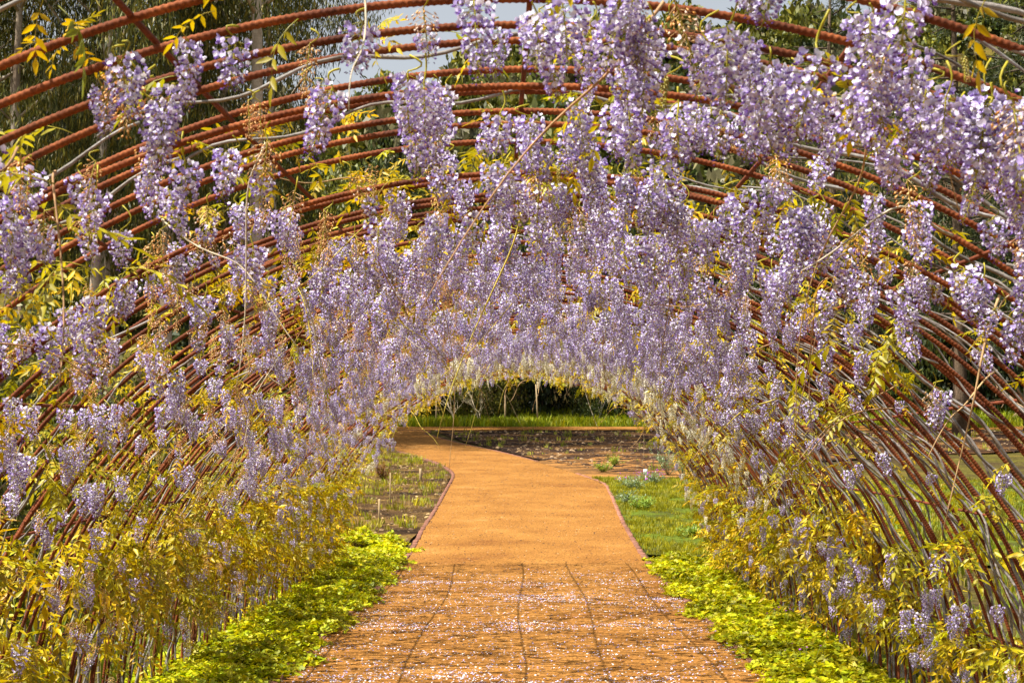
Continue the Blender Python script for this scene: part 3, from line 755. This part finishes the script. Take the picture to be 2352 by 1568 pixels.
# pebbles and clods
def stone():
    V = np.array([[1, 0, 0], [.5, .8, .05], [-.5, .75, 0], [-1, 0, .05], [-.45, -.8, 0], [.5, -.75, 0], [.3, .2, .55], [-.35, -.1, .6]])
    F = np.array([(0, 1, 6), (1, 2, 6), (2, 7, 6), (2, 3, 7), (3, 4, 7), (4, 5, 7), (5, 6, 7), (5, 0, 6)]); return V, [F], np.ones((8, 3))
def stones(name, poly, n, smin, smax, cols, label, cat, keep_path):
    poly = np.asarray(poly); P = rng.uniform(poly.min(0), poly.max(0), (n * 3, 2)); P = P[in_poly(P, poly)][:n]; k = len(P)
    c = np.array(cols)[rng.integers(0, len(cols), k)] * rng.uniform(.8, 1.2, k)[:, None]
    s = smin + (smax - smin) * rng.random(k) ** 4
    V, F, C = scatter(stone(), rotmats(rng.normal(0, .15, k), rng.normal(0, .15, k), rng.uniform(0, 6.28, k), np.stack([s, s * rng.uniform(.6, 1, k), s * .8], -1), np.concatenate([P, (gz(P[:, 0], P[:, 1]) + pb(P[:, 0], P[:, 1]) + .005)[:, None]], 1)), c)
    tag(link(name, mesh(name, V, F, M_TWIG, C)), label, cat, None, 'stuff')
stones('gravel', [p for p in path_poly if p[0] > -8], 34000, .003, .020, [(.30, .14, .05), (.24, .10, .03), (.38, .22, .10), (.10, .05, .025), (.08, .045, .025)], 'loose orange grit on the path', 'gravel', True)
stones('clods', far_bed, 8000, .02, .10, [(.05, .03, .02), (.09, .055, .035), (.2, .12, .05), (.3, .2, .11)], 'dark crumbly clods on the far soil bed', 'soil clods', False)
stones('clods', left_bed, 8000, .012, .07, [(.06, .04, .025), (.14, .09, .045), (.30, .20, .09)], 'brown crumbly clods on the left soil bed', 'soil clods', False)

# ------------------------------------------------------------------ trees and shrubs
def leafq(w=.5):
    V = np.array([[0, 0, 0], [.5, w * .5, .08], [1, 0, 0], [.5, -w * .5, .08]]); return V, [np.array([(0, 1, 2, 3)])], np.ones((4, 3))
def crown(lumps, n, size, cols, seed, droop=0.0, w=.5, shell=.75):
    """leaves spread through lumpy volumes; lumps = (x,y,z,rx,ry,rz)"""
    r = np.random.default_rng(seed); L_ = np.array(lumps); vol = (L_[:, 3] * L_[:, 4] * L_[:, 5]) ** (2 / 3); pr = vol / vol.sum()
    w_ = r.choice(len(L_), n, p=pr); d = r.normal(size=(n, 3)); d /= np.linalg.norm(d, axis=1)[:, None]
    rad = shell + (1.05 - shell) * r.random(n) ** .6
    # small sub-clumps leave gaps
    f = np.sin(d[:, 0] * 7 + w_) * np.sin(d[:, 1] * 7 + 2 * w_) * np.sin(d[:, 2] * 7 + w_ * 3)
    rad = rad * (1 + .22 * f); P = L_[w_, :3] + d * rad[:, None] * L_[w_, 3:6]
    cc = np.array(cols)[r.integers(0, len(cols), n)] * r.uniform(.65, 1.3, n)[:, None]
    if droop: ry = r.normal(1.25, .28, n)
    else: ry = r.normal(0, .9, n)
    M = rotmats(r.normal(0, .8, n), ry, r.uniform(0, 6.28, n), size * r.uniform(.6, 1.3, n), P)
    return scatter(leafq(w), M, cc)

def trunk_mesh(h, r0, lean, forks, seed, top=.25, mat=M_BARK):
    r = np.random.default_rng(seed); n = 12; t = np.linspace(0, 1, n); w = r.uniform(0, 6)
    P = np.stack([lean[0] * t + .02 * h * np.sin(t * 4 + w) * t, lean[1] * t, h * t - .1], -1); parts = [tubec(P, r0 * (1 - (1 - top) * t) * (1 + .35 * np.exp(-t * 25)), (1, 1, 1), 9)]
    ends = []
    for k in range(forks):
        u = r.uniform(.35, .95); b = np.array([np.interp(u, t, P[:, q]) for q in range(3)]); a = r.uniform(0, 6.28); L_ = h * r.uniform(.12, .26)
        tt = np.linspace(0, 1, 6)[:, None]; d = np.array([math.cos(a), math.sin(a), r.uniform(.5, 1.3)])
        Q = b + d * L_ * tt * (1 - .15 * tt) + np.array([0, 0, .08]) * tt ** 2 * L_; parts.append(tubec(Q, np.linspace(r0 * .4 * (1 - u * .5), r0 * .08, 6), (1, 1, 1), 5)); ends.append(Q[-1])
    V, F, C = join(parts); return mesh('trunk', V, F, mat, smooth=True), ends

# eucalyptus grove beyond the left wall
EU = []
for k in range(4):
    h = [27, 24, 29, 22][k]; r = np.random.default_rng(500 + k)
    tm, ends = trunk_mesh(h, [.24, .2, .27, .18][k], (r.normal(0, 1), r.normal(0, .5)), 12, 510 + k)
    lumps = []
    for e in ends: lumps += [(e[0] + r.normal(0, .7), e[1] + r.normal(0, .7), e[2] + r.normal(0, .8), r.uniform(.9, 1.7), r.uniform(.9, 1.7), r.uniform(1.2, 2.4))]
    for _ in range(9): lumps.append((r.normal(0, 1.7), r.normal(0, 1.7), r.uniform(h * .28, h * .98), r.uniform(.8, 1.6), r.uniform(.8, 1.6), r.uniform(1.2, 2.6)))
    V, F, C = crown(lumps, 19000, .32, [(.09, .10, .016), (.15, .145, .02), (.24, .19, .022), (.05, .06, .012)], 520 + k, 1, .16, .15)
    EU.append((tm, mesh('crown', V, F, M_FOLI, C)))
eu_pos = [(-19.5, 50), (-17.2, 47), (-15.6, 52), (-14.2, 46), (-12.6, 50), (-11.2, 54), (-9.4, 49), (-20.5, 57), (-17.6, 60), (-14.6, 62), (-11.0, 61), (-22.5, 51), (-24.5, 57), (-26, 49), (-21, 44), (-28, 66), (-24, 68), (-20, 70), (-16, 69), (-12.5, 70)]
for k, (x, y) in enumerate(eu_pos):
    e = empty('eucalyptus_tree', (x, y, float(gz(x, y)))); rz = random.uniform(0, 6.28)
    tag(e, 'tall pale trunked eucalyptus with drooping leaves in the grove beyond the left wall', 'tree', 'eucalyptus grove beyond the left wall')
    tm, cm = EU[k % 4]; s = random.uniform(.9, 1.15) * (.8 if x > -9 else 1) * (.72 if x > -7 else 1)
    for nm, m in (('trunk', tm), ('crown', cm)):
        o = link(nm, m, e); o.rotation_euler = (0, 0, rz); o.scale = (s, s, s)

rank([o for o in COL.objects if o.name.startswith('eucalyptus_tree')], 'tall pale trunked eucalyptus in the grove beyond the left wall')
# leafy shrubs / hedge trees
def shrub_mesh(seed, n, size, cols, squash=1.0):
    r = np.random.default_rng(seed); lumps = [(0, 0, .5, .55, .55, .5)]
    for _ in range(13):
        a = r.uniform(0, 6.28); q = r.uniform(.25, .75); z = r.uniform(.12, 1.0); lumps.append((q * math.cos(a) * (1.15 - .5 * z), q * math.sin(a) * (1.15 - .5 * z), z * squash, *(r.uniform(.2, .4, 3))))
    return crown(lumps, n, size, cols, seed + 1, 0, .55, .5)
HC = [[(.030, .048, .010), (.055, .075, .012), (.09, .10, .014)], [(.018, .030, .010), (.03, .042, .010)], [(.12, .125, .014), (.20, .18, .016), (.07, .08, .012)], [(.22, .15, .04), (.11, .12, .016), (.07, .08, .012)]]  # in the hedge, bright olive set paints in sunlight, near-black set paints in shade
SH = []
for k in range(4):
    V, F, C = shrub_mesh(600 + k * 7, 7000, .055, HC[k]); SH.append(mesh('crown', V, F, M_FOLI, C))
STEMS = []
for k in range(2):
    r = np.random.default_rng(700 + k); parts = []
    for q in range(7):
        a = r.uniform(0, 6.28); t = np.linspace(0, 1, 7)[:, None]; d = np.array([math.cos(a) * .45, math.sin(a) * .45, r.uniform(.6, .9)])
        Q = np.array([[.04 * math.cos(a), .04 * math.sin(a), -.02]]) + d * t + .03 * np.sin(t * 6 + q); parts.append(tubec(Q, np.linspace(.022, .006, 7), (1, 1, 1), 5))
    V, F, C = join(parts); STEMS.append(mesh('trunk', V, F, M_DBARK, smooth=True))
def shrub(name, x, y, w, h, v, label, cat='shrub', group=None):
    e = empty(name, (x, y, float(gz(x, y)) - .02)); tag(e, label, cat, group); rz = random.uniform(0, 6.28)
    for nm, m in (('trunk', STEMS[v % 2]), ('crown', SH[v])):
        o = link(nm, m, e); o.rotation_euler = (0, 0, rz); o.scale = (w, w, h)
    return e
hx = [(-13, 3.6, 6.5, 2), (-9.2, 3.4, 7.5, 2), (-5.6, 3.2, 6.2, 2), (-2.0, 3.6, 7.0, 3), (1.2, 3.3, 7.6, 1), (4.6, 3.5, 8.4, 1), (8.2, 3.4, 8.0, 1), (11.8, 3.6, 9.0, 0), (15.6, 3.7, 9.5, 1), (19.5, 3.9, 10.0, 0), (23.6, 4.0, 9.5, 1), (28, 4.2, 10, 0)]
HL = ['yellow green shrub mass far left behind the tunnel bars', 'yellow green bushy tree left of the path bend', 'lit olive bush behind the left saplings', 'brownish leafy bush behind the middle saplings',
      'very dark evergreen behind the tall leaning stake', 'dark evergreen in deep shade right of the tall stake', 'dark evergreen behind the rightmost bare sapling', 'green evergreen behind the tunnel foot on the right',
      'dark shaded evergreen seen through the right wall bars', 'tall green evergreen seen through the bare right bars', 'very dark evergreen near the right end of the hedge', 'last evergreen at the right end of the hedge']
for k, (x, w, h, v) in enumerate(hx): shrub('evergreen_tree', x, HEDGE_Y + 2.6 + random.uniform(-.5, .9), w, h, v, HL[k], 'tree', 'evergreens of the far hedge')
for k, (x, w, h, v, lab) in enumerate([(-6.6, 1.7, 2.6, 2, 'low olive bush at the hedge foot beside the path bend'), (-4.3, 1.6, 3.0, 2, 'low sunlit bush at the hedge foot behind the pale sapling'), (-2.2, 1.5, 2.5, 3, 'low brownish bush at the hedge foot behind the spreading sapling'), (-.5, 1.4, 2.8, 2, 'low sunlit bush just left of the tall pale stake'), (3.2, 1.5, 2.0, 0, 'low dark bush at the hedge foot right of the tall stake')]):
    shrub('low_bush', x, HEDGE_Y + .2 + .3 * (k % 2), w, h, v, lab, 'shrub', 'low bushes at the hedge foot')
# second and third rows climbing the slope
for k in range(26):
    x = -22 + k * 2.3 + random.gauss(0, .6); y = HEDGE_Y + random.choice((8, 12, 17)) + random.uniform(-1, 1); v = random.choice((0, 2, 2, 0, 3))
    shrub('hillside_tree', x, y, random.uniform(2.6, 4), random.uniform(6, 9), v, 'rounded green tree on the slope above the far hedge', 'tree', 'trees on the lower slope')
rank([o for o in COL.objects if o.name.startswith('hillside_tree')], 'rounded tree on the slope above the far hedge')
# shrubs just outside the left wall
LW = [(-5.2, 12.5, 1.5, 1.9, 'yellow green shrub outside the left wall nearest the viewer'), (-6.8, 17, 1.9, 2.1, 'wide olive shrub outside the left wall beyond the nearest one'), (-6.5, 23, 1.8, 2.4, 'rounded olive shrub outside the left wall near its far end'),
      (-10, 28, 2.6, 3.2, 'big yellow green shrub in front of the eucalyptus trunks'), (-13.5, 33, 3, 3.4, 'big olive shrub far left in front of the eucalyptus trunks')]
for x, y, w, h, lab in LW: shrub('shrub', x, y, w, h, 2, lab)

# bare brown scrub trees on the right slope
def bare_tree(h, seed, c=(.34, .25, .17), dens_=3):
    r = np.random.default_rng(seed); tr = []; tw = []
    def grow(p, d, L_, rad, lev):
        n = 5; t = np.linspace(0, 1, n)[:, None]; bend = r.normal(0, .15, 3)
        Q = p + d * L_ * t + bend * L_ * t ** 2; (tr if lev == 0 else tw).append(tubec(Q, np.linspace(rad, rad * .55, n), np.array(c) * r.uniform(.8, 1.2), 6 if lev == 0 else 3))
        if lev >= 4: return
        for k in range(dens_ + (lev == 0) * 3 + (lev == 3)):
            u = r.uniform(.3, 1); i_ = p + d * L_ * u + bend * L_ * u * u; nd = d + r.normal(0, .55, 3); nd[2] += .15; nd /= np.linalg.norm(nd)
            grow(i_, nd, L_ * r.uniform(.5, .75), rad * .5, lev + 1)
    grow(np.array([0, 0, -.1]), np.array([0, 0, 1.]), h * .42, h * .014, 0)
    a = join(tr); b = join(tw); return mesh('trunk', a[0], a[1], M_TWIG, a[2]), mesh('branches', b[0], b[1], M_TWIG, b[2])
BT = [bare_tree(8, 900), bare_tree(7, 901, (.46, .38, .30)), bare_tree(9, 902, (.30, .20, .12))]
for k in range(15):
    x = 13.5 + (k % 8) * 1.9 + random.gauss(0, .6); y = HEDGE_Y + (4.5 if k < 8 else 9) + random.uniform(-.6, 1.5); e = empty('bare_tree', (x, y, float(gz(x, y))))
    tag(e, 'bare brown twiggy tree on the right slope above the evergreens', 'tree', 'bare trees on the right slope'); s = random.uniform(1.3, 1.9); rz = random.uniform(0, 6.28)
    for nm, m in zip(('trunk', 'branches'), BT[k % 3]):
        o = link(nm, m, e); o.scale = (s, s, s); o.rotation_euler = (0, 0, rz)

rank([o for o in COL.objects if o.name.startswith('bare_tree')], 'bare brown tree on the right slope')
# dark conifers at the top right
def conifer(h, seed):
    r = np.random.default_rng(seed); tm, _ = trunk_mesh(h, h * .014, (0, 0), 0, seed, .2, M_DBARK); parts = []; lumps = []
    for k in range(60):
        z = r.uniform(.16, .97) * h; a = r.uniform(0, 6.28); L_ = (1 - z / h) ** .6 * h * .22 + .5
        t = np.linspace(0, 1, 5)[:, None]; Q = np.array([0, 0, z]) + np.array([math.cos(a), math.sin(a), .12]) * L_ * t; parts.append(tubec(Q, np.linspace(.05, .015, 5), (.1, .07, .05), 4))
        for u in np.linspace(.3, 1, 5): lumps.append((*(np.array([0, 0, z]) + np.array([math.cos(a), math.sin(a), .12]) * L_ * u), r.uniform(.3, .6), r.uniform(.3, .6), r.uniform(.22, .4)))
    V, F, C = crown(lumps, 17000, .26, [(.020, .034, .010), (.035, .05, .012), (.07, .08, .014)], seed, 0, .12, .1)
    b = join(parts); return tm, mesh('branches', b[0], b[1], M_TWIG, b[2]), mesh('crown', V, F, M_FOLI, C)
CF = [conifer(20, 950), conifer(17, 951)]
for k, (x, y, s, lab) in enumerate([(17.2, 56, 1.02, 'dark tall conifer behind the upper right bars, right of the sky gap'), (21.4, 60, 1.15, 'dark conifer at the upper right corner behind its nearer neighbour'), (14.0, 63, .98, 'dark conifer left of the small sky gap above the right wall'), (20.5, 52, .85, 'lower dark conifer nearest the upper right corner')]):
    e = empty('conifer', (x, y, float(gz(x, y)))); tag(e, lab, 'tree', 'dark conifers at the right')
    for nm, m in zip(('trunk', 'branches', 'crown'), CF[k % 2]):
        o = link(nm, m, e); o.scale = (s, s, s); o.rotation_euler = (0, 0, random.uniform(0, 6))

# wooded hill
parts = []; r = np.random.default_rng(77)
base = [shrub_mesh(800 + k, 420, .26, HC[c]) for k, c in enumerate((0, 2, 2, 3))]
base[3] = shrub_mesh(830, 420, .26, [(.12, .105, .05), (.08, .085, .03), (.16, .14, .06)])
n = 1500; x = r.uniform(-75, 95, n); y = HEDGE_Y + 10 + 112 * r.random(n) ** .8
kk = (y > 0) & (np.abs(x) < 12 + y * .42); x, y = x[kk], y[kk]; n = len(x)
for k in range(4):
    m = (np.arange(n) % 4) == k; q = m.sum(); w = r.uniform(1.6, 3.8, q)
    parts.append(scatter(base[k], rotmats(np.zeros(q), np.zeros(q), r.uniform(0, 6.28, q), np.stack([w, w, w * r.uniform(.7, 1.6, q)], -1), np.stack([x[m], y[m], gz(x[m], y[m]) - .3], -1)), np.repeat(r.uniform(.7, 1.3, q)[:, None], 3, 1)))
V, F, C = join(parts)
tag(link('hillside_woods', mesh('hillside_woods', V, F, M_FOLI, C)), 'distant scrubby woods covering the hill behind the tunnel', 'woods', None, 'stuff')

# ------------------------------------------------------------------ stakes, saplings, small things
def stake(u, v0, v1, w, label, mat=M_WOOD, lean=(0, 0), nm='stake', cat='stake', group='wooden stakes'):
    g = ground_at(u, v1); z0 = float(gz(*g)); zt = at(u, v0, g[1])[2]
    e_V, e_F = tube(np.array([[0, 0, -.15], [lean[0] * .5, 0, (zt - z0) * .5], [lean[0], lean[1], zt - z0]]), [w, w * .97, w * .93], 6)
    o = link(nm, mesh(nm, e_V, e_F, mat), None, (g[0], g[1], z0)); return tag(o, label, cat, group)
stake(1236, 882, 977, .035, 'tall pale stake standing before the darkest part of the hedge', lean=(-.1, 0))
stake(1161, 908, 972, .045, 'wooden stake between the bare saplings left of the tall one', lean=(-.02, 0))
stake(1002, 915, 975, .04, 'thin grey stake near the path bend at the hedge foot')
stake(966, 1075, 1102, .035, 'short thick grey peg in the left soil bed')
stake(871, 1145, 1205, .018, 'orange brown stake in the left bed beside the tunnel', M_WOOD)
stake(896, 1085, 1169, .011, 'very thin tall cane in the left soil bed')
stake(1745, 905, 985, .03, 'thin stake at the hedge foot seen through the right wall')
def sapling(u, v, h, seed, label, c=(.55, .45, .3)):
    g = ground_at(u, v); r = np.random.default_rng(seed); parts = []
    def grow(p, d, L_, rad, lev):
        t = np.linspace(0, 1, 5)[:, None]; b = r.normal(0, .12, 3); Q = p + d * L_ * t + b * L_ * t ** 2
        parts.append(tubec(Q, np.linspace(rad, rad * .5, 5), np.array(c) * r.uniform(.85, 1.15), 4))
        if lev < 3:
            for _ in range(3):
                nd = d + r.normal(0, .45, 3); nd[2] = abs(nd[2]) + .3; nd /= np.linalg.norm(nd); grow(Q[2 + r.integers(0, 3)], nd, L_ * .62, rad * .55, lev + 1)
    for _ in range(2): 
        a = r.uniform(0, 6.28); grow(np.array([0, 0, -.05]), np.array([.35 * math.cos(a), .3 * math.sin(a), 1.]), h * .42, .028, 0)
    V, F, C = join(parts); e = empty('sapling', (g[0], g[1], float(gz(*g)))); tag(e, label, 'sapling', 'bare saplings at the hedge foot')
    link('trunk', mesh('trunk', V, F, M_TWIG, C), e)
    n = 60; q = r.normal(0, 1, (n, 3)) * np.array([h * .16, h * .12, h * .16]) + np.array([0, 0, h * .8])
    V, F, C = scatter(leafq(.5), rotmats(r.normal(0, 1, n), r.normal(0, 1, n), r.uniform(0, 6, n), np.full(n, .08), q), np.tile([(.3, .3, .03)], (n, 1))); link('crown', mesh('crown', V, F, M_LEAF, C), e)
sapling(1048, 975, 2.6, 1, 'pale multi stemmed sapling right of the thin grey stake')
sapling(1103, 975, 2.5, 2, 'spreading sapling between the pale sapling and the wooden stake')
sapling(1374, 972, 2.4, 3, 'bare sapling standing alone before the dark hedge on the right', (.6, .5, .38))
sapling(938, 975, 2.2, 4, 'leaning sapling at the left end of the hedge foot')
sapling(1690, 985, 2.6, 5, 'sapling at the hedge foot seen through the right wall', (.5, .42, .3))
# small reddish shrub and grey-green plants
def herb(u, v, w, h, cols, label, seed, name='garden_plant', flowers=None):
    g = ground_at(u, v); r = np.random.default_rng(seed); e = empty(name, (g[0], g[1], float(gz(*g)))); tag(e, label, 'plant'); parts = []
    n = 26
    for k in range(n):
        a = r.uniform(0, 6.28); q = r.uniform(0, 1) * w; t = np.linspace(0, 1, 4)[:, None]
        Q = np.array([0, 0, -.01]) + np.array([q * math.cos(a), q * math.sin(a), h * r.uniform(.5, 1)]) * t; parts.append(tubec(Q, .004, np.array(cols[0]) * .8, 3))
        m = 9; u_ = r.uniform(.25, 1, m)[:, None]; pos = Q[0] + (Q[-1] - Q[0]) * u_
        parts.append(scatter(leafq(.3), rotmats(r.normal(0, .4, m), r.normal(-.3, .4, m), r.uniform(0, 6.28, m), np.full(m, .085), pos), np.array(cols)[r.integers(0, len(cols), m)] * r.uniform(.8, 1.2, m)[:, None]))
    V, F, C = join(parts); link('leaves', mesh('leaves', V, F, M_COVER, C), e)
    if flowers is not None:
        m = 26; a = r.uniform(0, 6.28, m); q = w * r.uniform(.2, 1.1, m); pos = np.stack([q * np.cos(a), q * np.sin(a), h * r.uniform(.7, 1.15, m)], -1)
        V, F, C = scatter(petal(), rotmats(r.normal(0, .5, m), r.normal(0, .5, m), r.uniform(0, 6, m), np.full(m, .028), pos), np.tile([flowers], (m, 1))); link('flowers', mesh('flowers', V, F, M_PETAL, C), e)
GG = [(.22, .28, .17), (.30, .36, .22), (.16, .24, .10)]
herb(879, 1104, .28, .45, [(.28, .10, .03), (.20, .07, .02), (.16, .12, .03)], 'small reddish brown bush in the left soil bed', 1, 'small_bush')
herb(1452, 1125, .40, .34, GG, 'low grey green plant with purple flowers near the white marker', 2, flowers=(.45, .08, .5))
herb(1440, 1158, .42, .30, GG, 'grey green plant nearest the brick edge in the grass patch', 3)
herb(1500, 1112, .42, .30, GG, 'grey green clump with purple flowers right of the white marker', 4, flowers=(.45, .08, .5))
herb(1478, 1170, .36, .28, [(.2, .3, .05), (.26, .34, .06)], 'leafy green plant low in the middle of the grass patch', 5)
herb(1535, 1092, .75, .75, GG, 'tall grey green plant beside the right tunnel foot', 6)
herb(1570, 1100, .7, .85, GG, 'tallest grey green bush against the right wall at the far end', 7)
herb(1385, 1085, .35, .3, [(.24, .32, .04), (.34, .38, .05)], 'single pale weed on the sandy ground right of the path', 8)
herb(1412, 1070, .35, .3, [(.24, .32, .04), (.34, .38, .05)], 'leafy weed standing in the far soil bed near its edge', 9)
herb(1590, 1232, .4, .2, [(.2, .3, .05), (.26, .34, .06)], 'spreading broad weed at the near edge of the grass patch', 10)
g = ground_at(1483, 1107); e = empty('plant_marker', (g[0], g[1], float(gz(*g)))); tag(e, 'small white plant marker standing in the grass patch', 'plant marker')
V, F = box(.10, .012, .14, .003); V = V + np.array([0, 0, .16]); link('tag', mesh('tag', V, F, M_WHITE), e)
V, F = box(.02, .008, .2, .002); V = V + np.array([0, 0, -.04]); link('stem', mesh('stem', V, F, M_WHITE), e)
# white and rust coloured post beyond the left wall
pp = at(337, 950, 24.0); z0 = float(gz(pp[0], 24)); zt = at(337, 883, 24.0)[2]
e = empty('old_post', (pp[0], 24, z0)); tag(e, 'old white painted wooden post beyond the left wall', 'post')
V, F = box(.10, .10, zt - z0, .006); link('post', mesh('post', V, F, M_WOOD), e); V, F = box(.13, .03, .75, .005); V = V + np.array([.03, -.067, zt - z0 - .78]); link('board', mesh('board', V, F, M_WHITE), e)
V, F = box(.17, .17, .03, .006); V = V + np.array([0, 0, zt - z0 + .002]); link('cap', mesh('cap', V, F, M_WHITE), e)
# purple flowers in the ivy
for k, (u, v, lab) in enumerate([(570, 1424, 'purple flower clump in the left ivy strip near the wall'), (640, 1352, 'small purple flowers in the left ivy farther along'), (345, 1545, 'single purple flower low in the left ivy corner'), (1845, 1545, 'single magenta flower low in the right ivy'), (1790, 1452, 'small purple flowers in the right ivy near the bars')]):
    g = ground_at(u, v); r = np.random.default_rng(k); m = 12 if k < 2 else 5; e = empty('wild_flower', (g[0], g[1], 0)); tag(e, lab, 'flower')
    pos = np.stack([r.normal(0, .06, m), r.normal(0, .08, m), .19 + r.normal(0, .02, m)], -1)
    V, F, C = scatter(petal(), rotmats(r.normal(0, .5, m), r.normal(0, .5, m), r.uniform(0, 6, m), np.full(m, .014), pos), np.tile([(.40, .07, .52)], (m, 1))); link('petals', mesh('petals', V, F, M_PETAL, C), e)
    V, F, C = join([tubec(np.array([[p[0] * .4, p[1] * .4, 0], p]), .0018, (.2, .25, .03), 3) for p in pos]); link('stalks', mesh('stalks', V, F, M_COVER, C), e)
print('objects', len(S.objects))
